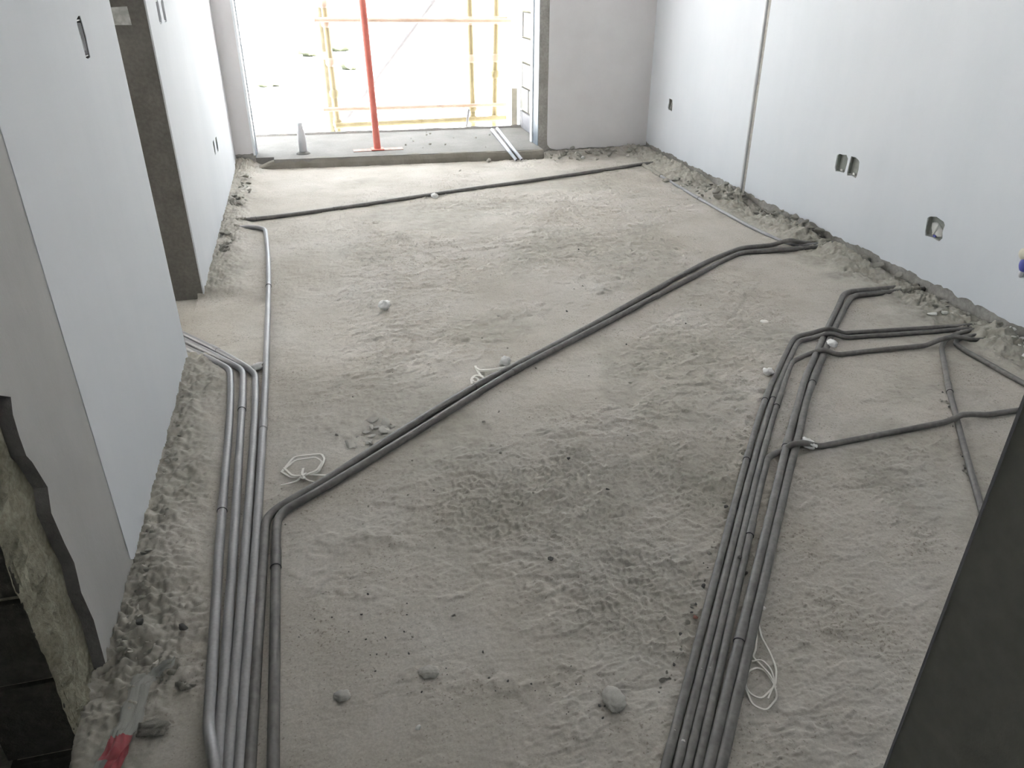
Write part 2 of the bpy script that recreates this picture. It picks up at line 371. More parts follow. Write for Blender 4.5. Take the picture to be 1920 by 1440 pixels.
# end wall: pier left of the opening, wall right of it, lintel
OX0, OX1, OTOP = -.405, 1.80, 2.35
def endwall(name, x0, x1, z0, z1, mat, label):
    V = [(x0,ye(x0),z0),(x1,ye(x1),z0),(x1,ye(x1)+.18,z0),(x0,ye(x0)+.18,z0)]; V += [(a,b,z1) for a,b,_ in V]
    return struct(mesh_obj(name, V, [(0,3,2,1),(4,5,6,7),(0,1,5,4),(1,2,6,5),(2,3,7,6),(3,0,4,7)], mat), label)
wl = endwall('wall_end_left', XL-.15, OX0, -.1, CEIL, 'band', 'narrow pier left of the balcony opening')
wr = endwall('wall_end_right', OX1, XR+.15, -.1, CEIL, 'band', 'end wall right of the balcony opening')
wt = endwall('wall_end_lintel', OX0, OX1, OTOP, CEIL, 'pinkcoat', 'lintel over the balcony opening')
toE = lambda x, z: (x, ye(x)-.006, z)
prism('plaster_coat', jag(.10, .10, XL-.01, OX0-.004, 5, .008, 6) + [(OX0-.004,CEIL), (XL-.01,CEIL)], [], toE, (0,.007,0), 'pinkcoat', wl)
prism('plaster_coat', [(1.872,.12),(1.875,.075),(1.895,.05)] + jag(.04, .04, 1.92, XR, 16, .007, 8) + [(XR,CEIL), (1.872,CEIL)], [], toE, (0,.007,0), 'pinkcoat', wr)
boxes('jamb_lining', [((OX0-.001, ye(OX0)+.02, .07), (OX0+.004, ye(OX0)+.18, OTOP))], 'metal', wl)
boxes('corner_bead', [((OX0-.002, ye(OX0)+.165, .0), (OX0+.012, ye(OX0)+.20, OTOP))], 'bead', wl)
boxes('corner_bead', [((OX0-.012, ye(OX0)-.010, .09), (OX0+.003, ye(OX0)+.006, OTOP))], 'bead', wl)
boxes('jamb_lining', [((OX1-.004, ye(OX1)+.004, .0), (OX1+.001, ye(OX1)+.15, OTOP))], 'metal', wr)
boxes('corner_bead', [((OX1-.014, ye(OX1)+.15, .0), (OX1+.001, ye(OX1)+.21, OTOP))], 'bead', wr)
# left wall beyond the doorway
DY0, DY1 = 2.915, 3.60
LS = [on_x(298,23,XL), on_x(307,20,XL), on_x(402,277,XL), on_x(407,271,XL)]
LH = [hole(p.y, p.z, wd, hh, 60+k, .003) for k, (p, wd, hh) in enumerate(zip(LS, (.075,.075,.07,.085), (.09,.09,.08,.085)))]
toL = lambda y, z: (XL-.006, y, z)
wlf = prism('wall_left_far', [(DY1,-.05), (6.5,-.05), (6.5,CEIL), (DY1,CEIL)], LH, toL, (-.144,0,0), 'cement'); struct(wlf, 'left wall between the doorway and the balcony, cement with white skim')
toLc = lambda y, z: (XL, y, z)
prism('skim_coat', jag(.02, .03, DY1-.003, 6.36, 50, .008, 9) + [(6.36,CEIL), (DY1-.003,CEIL)], LH, toLc, (-.0062,0,0), 'white', wlf)
# left wall near the camera: cement base, thick grey plaster with a broken edge, white skim over it
JY = 1.205
jpx = [(0,741),(22,744),(26,777),(38,818),(51,854),(62,866),(91,913),(98,962),(123,1019),(141,1055),(154,1111),(177,1162),(198,1250)]
jed = [(on_x(x, y, XL).y, max(.0, on_x(x, y, XL).z)) for x, y in jpx]; jed[-1] = (jed[-1][0], -.02)
NH = on_x(157,72,XL); NHl = hole(NH.y, NH.z, .06, .10, 77, .006)
wln = struct(boxes('wall_left_near', [((XL-.15, JY, -.45), (XL-.026, DY0, CEIL))], 'mortar'), 'left wall near the camera, broken plaster edge above dark blocks')
out = jed[::-1]
grey_outer = [(1.72, -.02)] ; 
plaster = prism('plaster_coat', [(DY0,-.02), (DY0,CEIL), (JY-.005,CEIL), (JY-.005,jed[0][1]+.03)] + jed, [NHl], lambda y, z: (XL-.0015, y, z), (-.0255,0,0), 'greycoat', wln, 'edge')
prism('skim_coat', [(1.676,.055),(1.70,.035)] + jag(.02, .015, 1.74, DY0-.001, 22, .008, 14) + [(DY0-.001,CEIL), (1.676,CEIL)], [NHl], toLc, (-.002,0,0), 'white', wln)
# rough mortar along the jamb corner
V = []; F = []; nz = 150; NU = 14; r = random.Random(5)
for k in range(nz+1):
    z = -.40 + 1.34*k/nz
    for u in range(NU+1):
        q_ = u/NU; y = JY-.006 + q_*.13
        n_ = float(fbm(np.array([z*22.]), np.array([q_*3+z*3]), 5, 33, .62)[0])-.5
        V.append((XL-.031+.014*n_, JY-.014, z) if u == 0 else (XL-.028 + .012*min(1, u/3)*(1-q_) + .045*n_*(1-.5*q_)*min(1, u/3) + r.uniform(-.0025,.0025) - (.02 if u == NU else 0), y, z))
for k in range(nz):
    for u in range(NU): F.append((k*(NU+1)+u, k*(NU+1)+u+1, (k+1)*(NU+1)+u+1, (k+1)*(NU+1)+u))
tag(mesh_obj('mortar_edge', V, F, 'mortar', wln, smooth=True), 'rough mortar strip along the wall corner')
# blocks of the jamb face
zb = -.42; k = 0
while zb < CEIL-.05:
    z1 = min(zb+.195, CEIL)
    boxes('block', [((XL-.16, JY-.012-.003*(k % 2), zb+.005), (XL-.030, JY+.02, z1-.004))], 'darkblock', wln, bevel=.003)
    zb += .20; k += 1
# back of the room and hall
HX, HY = .65, .522
wb = struct(boxes('wall_back', [((HX+.02, HY-.14, -.1), (XR+.15, HY, CEIL))], 'white'), 'wall beside the hall, behind the camera side of the room')
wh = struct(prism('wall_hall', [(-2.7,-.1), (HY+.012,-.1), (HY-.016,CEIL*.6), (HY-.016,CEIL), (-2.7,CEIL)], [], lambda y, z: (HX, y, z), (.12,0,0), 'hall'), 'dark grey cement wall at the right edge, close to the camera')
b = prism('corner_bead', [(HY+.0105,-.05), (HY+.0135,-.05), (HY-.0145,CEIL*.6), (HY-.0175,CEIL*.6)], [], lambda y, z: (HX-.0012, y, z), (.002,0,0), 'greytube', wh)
struct(boxes('wall_hall_left', [((XL-.15,-2.7,-.5), (XL,.25,CEIL))], 'greycoat'), 'hall wall left of the camera')
struct(boxes('wall_hall_back', [((-3.55,-2.85,-.5), (-.25,-2.7,CEIL)), ((.35,-2.85,-.5), (HX+.12,-2.7,CEIL)), ((-.25,-2.85,-.5), (.35,-2.7,1.45)), ((-.25,-2.85,2.25), (.35,-2.7,CEIL))], 'greycoat'), 'hall wall behind the camera')  # opening behind the camera is added to let in fill light
ws = struct(boxes('wall_side_room', [((-3.55,-2.7,-.5),(-3.4,3.7,CEIL)), ((-3.55,4.7,-.5),(-3.4,6.5,CEIL)), ((-3.55,3.7,-.5),(-3.4,4.7,.1)), ((-3.55,3.7,2.5),(-3.4,4.7,CEIL)), ((-3.4,2.0,-.5),(XL-.15,2.15,CEIL)), ((-3.4,6.35,-.5),(XL-.15,6.5,CEIL))], 'white'), 'walls of the side room beyond the doorway')  # unseen window opening and cross partition added to steer fill light
struct(boxes('wall_facade_added', [((-9,6.3,CEIL+.16),(11,6.5,22)), ((-9,6.3,GZ00),(11,6.5,-.21)), ((-9,6.3,-.2),(-3.56,6.5,CEIL+.15)), ((XR+.21,6.3,-.2),(11,6.5,CEIL+.15))], 'house'), 'outer face of the building around the balcony, added for shade')  # unseen facade mass added to keep sun off scaffold and balcony
struct(boxes('ceiling', [((-3.55,-2.85,CEIL), (XR+.2,6.55,CEIL+.15))], 'ceiling'), 'ceiling of the room, above the frame')

# ------------------------------------------------------------------ balcony
BZ = .07
cu = [(OX0+.0,6.205),(-.25,6.17),(.3,6.125),(.9,6.085),(1.4,6.05),(OX1,6.03)]
V = []; F = []
CN = 46
for k in range(CN+1):
    s = k/CN; x = OX0 + (OX1-OX0)*s; y = 6.205 - .172*s
    tt = sstep(.0, .075, np.array([s]))[0]
    zt = (.02 + (BZ-.02)*tt) + random.uniform(-.003,.003); o_ = random.uniform(-.006,.006)
    V += [(x, y-.004+o_, -.02), (x, y+o_, zt*.5), (x, y+.012+o_, zt-.006), (x, y+.03, zt), (x, y+.05, zt-.001), (x, y+.05, -.02)]
for k in range(CN):
    for u in range(5): F.append((k*6+u, (k+1)*6+u, (k+1)*6+u+1, k*6+u+1))
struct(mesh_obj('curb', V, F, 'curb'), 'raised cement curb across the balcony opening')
def bal_y(x): return 7.165 - .052*x
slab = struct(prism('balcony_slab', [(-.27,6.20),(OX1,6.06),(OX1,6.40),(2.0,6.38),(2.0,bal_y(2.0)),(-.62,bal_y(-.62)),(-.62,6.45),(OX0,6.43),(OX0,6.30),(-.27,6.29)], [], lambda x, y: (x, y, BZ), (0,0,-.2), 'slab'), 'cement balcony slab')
kv, kf = [], []
for k in range(31):
    x = -.6+2.55*k/30; y = bal_y(x); o_ = random.uniform(-.004,.004); z = BZ+.016+random.uniform(-.004,.004)
    kv += [(x,y-.035+o_,BZ-.01),(x,y-.03+o_,z),(x,y+.004,z),(x,y+.004,BZ-.1)]
for k in range(30):
    for u in range(3): kf.append((k*4+u, (k+1)*4+u, (k+1)*4+u+1, k*4+u+1))
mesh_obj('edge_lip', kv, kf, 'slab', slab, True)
struct(boxes('balcony_roof', [((-.62,6.4,2.36), (2.15,7.6,2.6))], 'ceiling'), 'unseen slab above the balcony, set low for shade')  # unseen roof, lowered and lengthened to cut light from the high sky
# block side wall
BXW = 1.875
wbk = struct(boxes('wall_balcony', [((BXW+.022,6.40,-.1), (BXW+.16,bal_y(2)+.04,CEIL-.05))], 'mortar'), 'aerated block side wall of the balcony')
zb = BZ+.002; k = 0
while zb < CEIL-.1:
    h_ = .155 if k == 0 else .2; z1 = min(zb+h_-.014, CEIL-.06)
    edges = [6.40, 6.80, bal_y(2)+.03] if k % 2 else [6.40, 6.60, 6.98, bal_y(2)+.03]
    for a, c in zip(edges[:-1], edges[1:]):
        xo = random.uniform(-.004,.004)
        boxes('block', [((BXW+xo, a+.008, zb), (BXW+.06, c-.008, z1))], 'greyblock' if k == 0 else 'block', wbk, bevel=.004)
    zb += h_; k += 1
# drain stub, prop, scaffold
p = at(569, 288, BZ)
t = empty('drain_pipe', p, 'short pale grey pipe stub standing upright on the balcony floor, left side', 'pipe')
lathe('pipe_body', [(.030,0),(.030,.13),(.029,.16),(.021,.185),(.020,.23)], p, 'stub', t)
lathe('mortar_collar', [(.055,-.002),(.05,.006),(.032,.018)], p, 'slab', t)
p = at(708, 281, BZ); q2 = on_y(679, 0, p.y)
t = empty('steel_prop', p, 'red steel prop standing upright on a flat plate on the balcony', 'prop')
d = (q2-p).normalized(); top = p + d*((OTOP-p.z-.004)/d.z)
tube('prop_tube', [p+Vector((0,0,.01)), p+d*1.75], .027, 'red', t)
tube('inner_tube', [p+d*1.70, top], .021, 'red', t)
tube('collar', [p+d*1.66, p+d*1.78], .034, 'red', t)
tag(boxes('base_plate', [((p.x-.05,p.y-.05,BZ+.004),(p.x+.05,p.y+.05,BZ+.012))], 'red', t, .002), 'red foot plate')
tag(boxes('ground_plate', [((p.x-.19,p.y-.045,BZ),(p.x+.2,p.y+.04,BZ+.005))], 'rust', t, .001), 'thin rusty strip under the foot')
SY, SY2, GZ0 = 7.42, 8.25, -9.0
sca = empty('scaffold', (1, 7.8, GZ0), 'faded yellow tube scaffold standing outside the balcony edge', 'scaffold')
def sline(name, a, b, Y, r, mat, ext=(0,0)):
    A = on_y(*a, Y); B = on_y(*b, Y); d = (B-A).normalized()
    return tube(name, [A-d*ext[0], B+d*ext[1]], r, mat, sca, 12)
def upright(a, b, Y, mat='yellow'):
    A = on_y(*a, Y); B = on_y(*b, Y); d = (B-A).normalized()
    o = tube('upright', [A + d*((GZ0-A.z)/d.z), A + d*((3.4-A.z)/d.z)], .026, mat, sca, 12); return A, d
UP = [((634,235),(606,0),SY),((887,230),(880,0),SY),((927,225),(931,0),SY),((619,200),(598,0),SY2),((890,150),(884,0),SY2+.4)]
ud = [upright(*u) for u in UP[:3]] + [upright(*UP[3], 'oldtube')]
for (A, d), hs in zip(ud, [(.11,.36,.62,.93,1.08),(.09,.20,.62,.93),(.09,.48,.62,.93),(.6,1.05)]):
    for z in hs:
        c = A + d*((z-A.z)/d.z)
        tube('coupler', [c-d*.035, c-d*.018, c+d*.018, c+d*.035], [.028,.042,.042,.028], 'rosetube' if z > .5 else 'yellow', sca, 10)
sline('ledger', (612,37), (948,39), SY-.05, .019, 'rosetube', (.1,.05))
sline('ledger', (628,205), (945,196), SY-.05, .017, 'rosetube', (.1,.02))
sline('ledger', (640,235), (945,221), SY-.05, .024, 'yellow', (.05,.02))
sline('brace', (645,230), (815,0), SY2, .024, 'greytube', (1.2,2.2))
sline('tie', (875,238), (879,205), SY-.1, .012, 'greytube', (.0,.0))
c = on_y(941,38,SY); boxes('tube_end', [((c.x-.05,c.y-.03,c.z-.03),(c.x+.05,c.y+.03,c.z+.03))], 'rosetube', sca, .008)
t = on_y(955, 240, 7.1)
tag(boxes('timber_batten', [((1.80,7.075,BZ),(1.855,7.12,BZ+.33))], 'cream', None, .004), 'yellowish batten standing against the outer end of the block wall', 'batten')
# loose pale conduits through the curb
for k, (a, b) in enumerate([((922,243),(968,300)), ((932,241),(978,299))]):
    A = at(*a, BZ+.014); B = at(*b, .016)
    mid = at(a[0]+(b[0]-a[0])*.68, a[1]+(b[1]-a[1])*.68, BZ+.010)
    t = empty('loose_conduit', A, ['pale loose conduit lying across the balcony curb, left one of the two', 'pale loose conduit lying across the balcony curb, right one of the two'][k], 'pipe', 'loose conduits at the balcony')
    tube('conduit', fillet([A, mid, B], .05), .0125, 'whitepipe', t, 12)
    e = (B-mid).normalized(); tube('dark_bore_disc', [B-e*.001, B+e*.0012], .0095, 'ring', t, 12)  # solid dark disc painted as the shaded hollow of the pipe

# ------------------------------------------------------------------ far outside
gv = []; gf = []
gr = mesh_obj('ground', [(-900,8.6,GZ0),(900,8.6,GZ0),(900,1500,GZ0),(-900,1500,GZ0),(-900,-200,GZ0-.01),(900,-200,GZ0-.01)], [(0,1,2,3),(4,5,1,0)], 'ground'); struct(gr, 'pale sandy ground far below the balcony')
def hull_mesh(name, seed, squash, mat, n=15):
    r = np.random.RandomState(seed); bm = bmesh.new()
    for k in range(n):
        v = r.randn(3); v /= np.linalg.norm(v); v *= .5*(.75+.25*r.rand()); bm.verts.new((v[0]*squash[0], v[1]*squash[1], v[2]*squash[2]))
    g = bmesh.ops.convex_hull(bm, input=bm.verts[:]); bmesh.ops.delete(bm, geom=[e for e in g['geom_interior'] if isinstance(e, bmesh.types.BMVert)], context='VERTS')
    bmesh.ops.bevel(bm, geom=bm.edges[:], offset=.03, segments=1, affect='EDGES')
    me = bpy.data.meshes.new(name); bm.to_mesh(me); bm.free(); me.materials.append(M[mat]); return me
def blob_mesh(name, sub, amp, seed, squash=(1,1,1), fr=1.6, mat='rubble', flat=False):
    bm = bmesh.new(); bmesh.ops.create_icosphere(bm, subdivisions=sub, radius=.5); r = np.random.RandomState(seed)
    ph = r.rand(6, 3)*6; dr = r.randn(6, 3)
    for v in bm.verts:
        n = sum(math.sin(fr*(k*.6+1)*(v.co.x*dr[k][0]+v.co.y*dr[k][1]+v.co.z*dr[k][2])*2+ph[k][0])/(1+k*.5) for k in range(6))
        f = 1 + amp*n/2 + r.uniform(-amp, amp)*.25
        v.co = Vector((v.co.x*f*squash[0], v.co.y*f*squash[1], v.co.z*f*squash[2]))
    if flat:   # chip: planar facets
        for k in range(7):
            nrm = Vector(r.randn(3)).normalized(); dcut = .30+.08*r.rand()
            for v in bm.verts:
                e = v.co.dot(nrm)-dcut*min(1, Vector((nrm.x*squash[0], nrm.y*squash[1], nrm.z*squash[2])).length)
                if e > 0: v.co -= nrm*e
    me = bpy.data.meshes.new(name); bm.to_mesh(me); bm.free()
    if not flat: me.polygons.foreach_set('use_smooth', [True]*len(me.polygons))
    me.materials.append(M[mat]); return me
sh = blob_mesh('shrub', 3, .4, 3, (1,1,.7), 2.5, 'shrub')
for k, (px, py, s, lb) in enumerate([(585,105,3,'left of the left scaffold tubes'),(640,95,3.5,'right of the left scaffold tubes, upper one'),(655,130,2.4,'right of the left scaffold tubes, lower one'),(505,162,2.2,'low at the left side of the opening')]):
    d = ray(px, py); P = C0 + d*((GZ0-CAM_H)/d.z)
    o = link(bpy.data.objects.new('shrub', sh)); o.location = P + Vector((0,0,.25*s)); o.scale = (s, s, s*.8); o.rotation_euler.z = k*1.3
    tag(o, 'faint dusty shrub far outside, '+lb, 'shrub', 'shrubs on the ground outside')
d = ray(918, 190); P = C0 + d*((GZ0-CAM_H)/d.z)
hb = empty('building', P, 'small pale building with grey shutters, far outside behind the right scaffold tubes', 'building')
W, H_ = 3.6, 3.3
boxes('wall', [((P.x-W/2,P.y,GZ0),(P.x+W/2,P.y+4,GZ0+H_))], 'house', hb)
boxes('roof', [((P.x-W/2-.2,P.y-.2,GZ0+H_),(P.x+W/2+.2,P.y+4.2,GZ0+H_+.15))], 'house', hb)
for (a, b_, c, e) in [(-.9,.9,2.0,3.0),(-.8,1.1,1.1,1.5),(-.8,1.1,.1,.9)]:
    boxes('window', [((P.x+a,P.y-.06,GZ0+c),(P.x+b_,P.y+.02,GZ0+e))], 'shutter', hb)

# ------------------------------------------------------------------ conduits on the floor
R0 = .0122
def conduit(label, pts, group, mat='pipe', couplings=(), ext=(0,0), fil=.045, caked=None, name='conduit', r=R0, spots=()):
    P = [at(p[0], p[1], r+.0015+(p[2] if len(p) > 2 else 0)) for p in pts]
    if ext[0]: d = (P[0]-P[1]).normalized(); P = [P[0]+d*ext[0]] + P
    if ext[1]: d = (P[-1]-P[-2]).normalized(); P = P + [P[-1]+d*ext[1]]
    Q = fillet(P, fil); root = empty(name, (Q[0].x, Q[0].y, 0), label, 'pipe', group)
    tube('pipe_run', Q, r, mat, root)
    def near(px):
        best = None
        for z in (0, .012, .024):
            c = at(px[0], px[1], r+.0015+z)
            for i in range(len(Q)-1):
                a, b = Q[i], Q[i+1]; ab = b-a; s = max(0, min(1, (c-a).dot(ab)/ab.length_squared)); f = a+ab*s
                if best is None or (f-c).length < best[0]: best = ((f-c).length, i, s, f)
        return best
    def sub(a, b):
        A, B = near(a), near(b)
        if (A[1], A[2]) > (B[1], B[2]): A, B = B, A
        return [A[3]] + [Q[i] for i in range(A[1]+1, B[1]+1)] + [B[3]]
    for a, b in couplings:      # ring end first
        s = sub(a, b)
        if (s[0]-at(a[0], a[1], r)).length > (s[-1]-at(a[0], a[1], r)).length: s = s[::-1]
        co_ = tube('coupling', s, r+.0015, mat, root)
        d = (s[0]-s[1]).normalized()
        mesh_obj('joint_ring', *tube_vf([s[0]-d*.0004, s[0]+d*.0016], r+.0019, 14), 'ring', co_)
    for k, (sx, sy, sr) in enumerate(spots):
        f = near((sx, sy))[3]; vd = (C0-f).normalized(); vd = (vd+Vector((0,0,.3))).normalized(); q = f + vd*r
        V = [q + vd*.0006]; t1 = vd.cross(Vector((0,1,0))).normalized(); t2 = vd.cross(t1); rs = random.Random(k+int(sx))
        for j in range(9):
            a2 = j*2*math.pi/9; rr_ = sr*rs.uniform(.6,1.1); pt = q + t1*(math.cos(a2)*rr_*.7) + t2*(math.sin(a2)*rr_); pt += (f-pt)*0
            V.append(pt)
        for j in range(9): V.append(V[1+j] - vd*.003)
        F = [(0,1+j,1+(j+1) % 9) for j in range(9)] + [(1+j,10+j,10+(j+1) % 9,1+(j+1) % 9) for j in range(9)]
        tag(mesh_obj('plaster_spot', V, F, 'palestone', root), 'pale plaster spot')
    for a, b in (caked or ()):
        s = sub(a, b); n = 10; s2 = []
        for i in range(len(s)-1):
            for k in range(n): s2.append(s[i].lerp(s[i+1], k/n))
        s2.append(s[-1]); rr = random.Random(len(label))
        tag(tube('mortar_crust', s2, [r+.003+rr.uniform(-.0025,.004) for _ in s2], 'coatpipe', root), 'mortar crust')
    return root
LG = 'conduits of the left bundle'
conduit('leftmost grey conduit of the left bundle, with a glossy bend at its near end', [(407,1475,.027),(402,1432,.027),(397,1400,.020),(391,1366,.004),(413,993),(430,802),(433,735),(432,693),(389,671),(340,649)], LG, 'pipe', [((418,958),(421,938))], (.35,.5))
conduit('second grey conduit from the left wall, ringed coupling below its bend', [(409,1440),(440,993),(451.5,802),(455.5,735),(456,694),(400,665),(337,634)], LG, 'pipe', [((453,769),(454,750))], (.35,.5))
conduit('third grey conduit from the left wall, bending away through the doorway at the outside', [(428,1440),(463,993),(477,802),(479.5,735),(479,700),(455,684),(409,658),(334,622)], LG, 'pipe', [((409,658),(396,651))], (.35,.5))
conduit('long straight grey conduit up the left side, bending at the far left wall', [(449,1440),(482,993),(493,805),(497,735),(500,647),(503,560),(504,500),(500,447),(497,430),(480,426),(462,426),(445,428),(431,420),(423,409)], LG, 'pipe', [((493,805),(494,784)), ((503,537),(503.3,528))], (.35,0), caked=[((450,427.5),(424,411))])
DG = 'diagonal pair of conduits'
conduit('upper of the two conduits crossing the floor diagonally, humped at its far end', [(468,1440),(497,993),(500,972),(519,954),(562,928),(619,895),(756,806),(887.5,725),(1087,623),(1271,519),(1335,486),(1390,465),(1449,459.5),(1468,453,.018),(1483,450,.024),(1498,454,.016),(1516,456),(1546,453),(1575,449)], DG, 'dimpipe', [((887.5,725),(909,712))], (.35,.1), caked=[((1518,456),(1570,450))])
conduit('lower of the two conduits crossing the floor diagonally, rightmost at the left bundle foot', [(512,1440),(518,993),(521,972),(535,956),(619,908),(759,823),(959,697),(1097,626),(1360,487),(1390,473.5),(1449,470),(1502,466),(1537,463),(1570,460)], DG, 'dimpipe', [((516,1064),(517,1030)), ((959,697),(976,686.5))], (.35,.12), caked=[((1533,463),(1575,459))])
conduit('thin conduit running along the right wall from the far corner to the diagonal pair', [(1204,307),(1208,311),(1246,334),(1308,371),(1402,423),(1458,449),(1480,458),(1510,459.5),(1541,456.5),(1552,456)], 'conduits by the right wall', 'pipe', [((1310,372),(1300,366))], (0,.03), caked=[((1206,310),(1240,330))], r=.0097)
conduit('dark conduit crossing the far end of the floor from the left wall to the corner', [(439,413),(463,412),(520,406),(627,392),(760,372),(880,354.5),(1066,329),(1204,307.5),(1228,305)], 'conduits at the far end', 'dimpipe', [((626,392),(642,390)), ((480,410.5),(470,411.7))], (0,.03), caked=[((439,413),(462,412))])
RG = 'conduits of the right bundle'
def rb(*p): return list(p)
conduit('outer left conduit of the right bundle, upper of the paired runs to the right wall', [(1247,1440),(1399,863),(1432,753),(1465,680),(1488,636),(1497,630),(1527,623),(1541,619,.014),(1555,616,.026),(1568,619,.016),(1580,625),(1707,617),(1842,609)], RG, 'dimpipe', [((1434,750),(1440,731)), ((1400,862),(1403,850))], (.4,.1), caked=[((1820,610),(1845,609))], r=.0097, spots=[(1267,1373,.004)])
conduit('second conduit of the right bundle, lower of the paired runs to the right wall', [(1269,1440),(1413,863),(1447,753),(1473,690),(1493,646),(1500,639),(1527,633),(1543,628,.014),(1557,624,.026),(1572,629,.014),(1587,633),(1707,625),(1840,615)], RG, 'dimpipe', [((1448,748),(1455,728))], (.4,.1), caked=[((1820,616),(1843,615))], r=.0097, spots=[(1308.5,1255,.004),(1279,1392,.007)])
conduit('third conduit of the right bundle, single run with two humps to the right wall', [(1288,1440),(1426,863),(1457,758),(1480,690),(1486,678),(1500,671),(1520,663),(1533,658,.014),(1547,655.5,.026),(1558,661,.014),(1572,665),(1657,655),(1735,648),(1750,642,.010),(1768,635,.024),(1788,631,.026),(1805,633,.018),(1825,638),(1847,637),(1867,635)], RG, 'dimpipe', [((1456,762),(1463,740))], (.4,.12), caked=[((1845,637),(1870,635))], r=.0097, spots=[(1326,1253,.004),(1300,1410,.003)])
conduit('fourth conduit of the right bundle, crossing the bundle to the right near the frame edge', [(1308,1440),(1424,920),(1436,874),(1438,862),(1446,854),(1470,844),(1480,836,.014),(1492,831,.025),(1508,830,.022),(1522,834,.010),(1538,837),(1640,817),(1770,792),(1787,786,.012),(1802,778,.025),(1823,776.5,.020),(1850,778,.0),(1925,767)], RG, 'dimpipe', [((1404.6,1004),(1411,977))], (.4,.6), r=.0097)
conduit('fifth conduit of the right bundle, upper of the two bending furthest up', [(1329,1440),(1463,887),(1478,820),(1498,753),(1507,715),(1534,655),(1553,613),(1571,577),(1581,553),(1592,547),(1640,542.5),(1713,537)], RG, 'dimpipe', [((1383,1203),(1390,1172)), ((1474,838),(1477,826))], (.4,.08), caked=[((1690,539),(1718,536.7))], spots=[(1360,1322,.005),(1356,1358,.002)])
conduit('rightmost conduit of the right bundle, lower of the two bending furthest up', [(1351,1440),(1479,887),(1497,820),(1511,753),(1525,712),(1548,655),(1567,610),(1584,577),(1595,559),(1605,553.5),(1650,549.5),(1720,543)], RG, 'dimpipe', [((1523,718),(1534,690))], (.4,.08), caked=[((1688,546),(1722,543))], spots=[(1383,1279,.005),(1372,1358,.003),(1374,1330,.002)])
conduit('single conduit running towards the near right wall edge, under the crossing conduits', [(1850,990),(1840,952),(1823,893),(1801,813),(1790,770),(1780,733),(1772,690),(1765,652),(1772,638),(1797,624,.006),(1843,616)], 'conduits at the right edge', 'dimpipe', [((1781,735),(1778,718))], (.5,.08), r=.0097)
conduit('conduit slanting down to the right edge of the frame from under the humps', [(1925,722),(1880,697),(1836,672),(1805,655),(1790,643),(1797,636),(1813,631),(1825,629.5),(1857,628)], 'conduits at the right edge', 'dimpipe', (), (.5,.08), r=.0097)
# conduit in the chase of the right wall
y0 = (YC0+YC1)/2
t = empty('chase_conduit', (XR, y0, 0), 'grey vertical conduit set in the mortared chase of the right wall', 'pipe')
tube('pipe_run', [Vector((XR+.003, y0+.012, .0)), Vector((XR+.003, y0+.012, CEIL))], .0125, 'stub', t)

# ------------------------------------------------------------------ sockets and marks in the walls
def inward_box(name, label, p, wd, hh, side, parts, mat='boxgrey', group=None):
    """an open back box let into a wall; side +1 right wall, -1 left wall"""
    t = empty(name, p, label, 'socket box', group)
    x0 = XR+.004 if side > 0 else XL-.004; x1 = x0+side*.02; a, b = sorted((x0, x1)); th = .003
    y0, y1, z0, z1 = p.y-wd/2, p.y+wd/2, p.z-hh/2, p.z+hh/2
    bk = sorted((x1-side*th, x1))
    boxes('back_box', [((a,y0,z0),(b,y0+th,z1)),((a,y1-th,z0),(b,y1,z1)),((a,y0,z0),(b,y1,z0+th)),((a,y0,z1-th),(b,y1,z1)),((bk[0],y0,z0),(bk[1],y1,z1))], mat, t)
    xm = (x0+x1)/2
    for kind, mt in parts:
        if kind == 'wire':
            rr = random.Random(int(p.y*100))
            pts = [Vector((x1-side*.004, p.y+rr.uniform(-.02,.02), p.z-.02)), Vector((x0+side*.012, p.y+.01, p.z+.01)), Vector((x0+side*.004, p.y-.012, p.z+.02)), Vector((x0+side*.004, p.y+.012, p.z-.03))]
            tube('wire', fillet(pts, .02), .0025, mt, t, 8)
        elif kind == 'fill':
            me_ = blob_mesh('plaster_fill', 2, .35, int(p.y*50), (1,1,1), 2, mt)
            o = link(bpy.data.objects.new('plaster_fill', me_), t); o.location = Vector((x0+side*.02-p.x, 0, -.01)); o.scale = (.035, wd*.95, hh*.9)
        elif kind == 'lug':
            boxes('fixing_lug', [((min(x0+side*.006,x0+side*.012), p.y-.008, z0+.004),(max(x0+side*.006,x0+side*.012), p.y+.008, z0+.014))], mt, t)
    return t
inward_box('socket_box', 'small empty socket hole in the right wall nearest the far corner', RS[0], .072, .082, 1, [('wire','palestone')])
inward_box('socket_box', 'dark socket hole in the right wall, left one of the pair', RS[1], .082, .092, 1, [('lug','palestone')])
inward_box('socket_box', 'dark socket hole in the right wall, right one of the pair', RS[2], .082, .092, 1, [('lug','palestone')])
inward_box('socket_box', 'socket hole stuffed with white plaster, low on the right wall', RS[3], .105, .092, 1, [('fill','palestone'),('wire','string'),('lug','blue')])
inward_box('socket_box', 'narrow socket slot high on the left wall beside the doorway, left of its pair', LS[0], .07, .085, -1, [('lug','palestone')], 'stub')
inward_box('socket_box', 'narrow socket slot high on the left wall beside the doorway, right of its pair', LS[1], .07, .085, -1, [('lug','blue')], 'stub')
inward_box('socket_box', 'low socket slot on the far left wall, plain left one of its pair', LS[2], .065, .075, -1, [('lug','palestone')])
inward_box('socket_box', 'low socket slot on the far left wall, teal right one of its pair', LS[3], .08, .08, -1, [('fill','teal')])
inward_box('socket_box', 'ragged socket hole with crumpled plastic in the near left wall', NH, .055, .09, -1, [('fill','film'),('wire','stub')], 'stub')
p = on_x(1921,486,XR); t = empty('wall_plug', p, 'cream and blue plastic plug poking out of the right wall at the frame edge', 'plug')
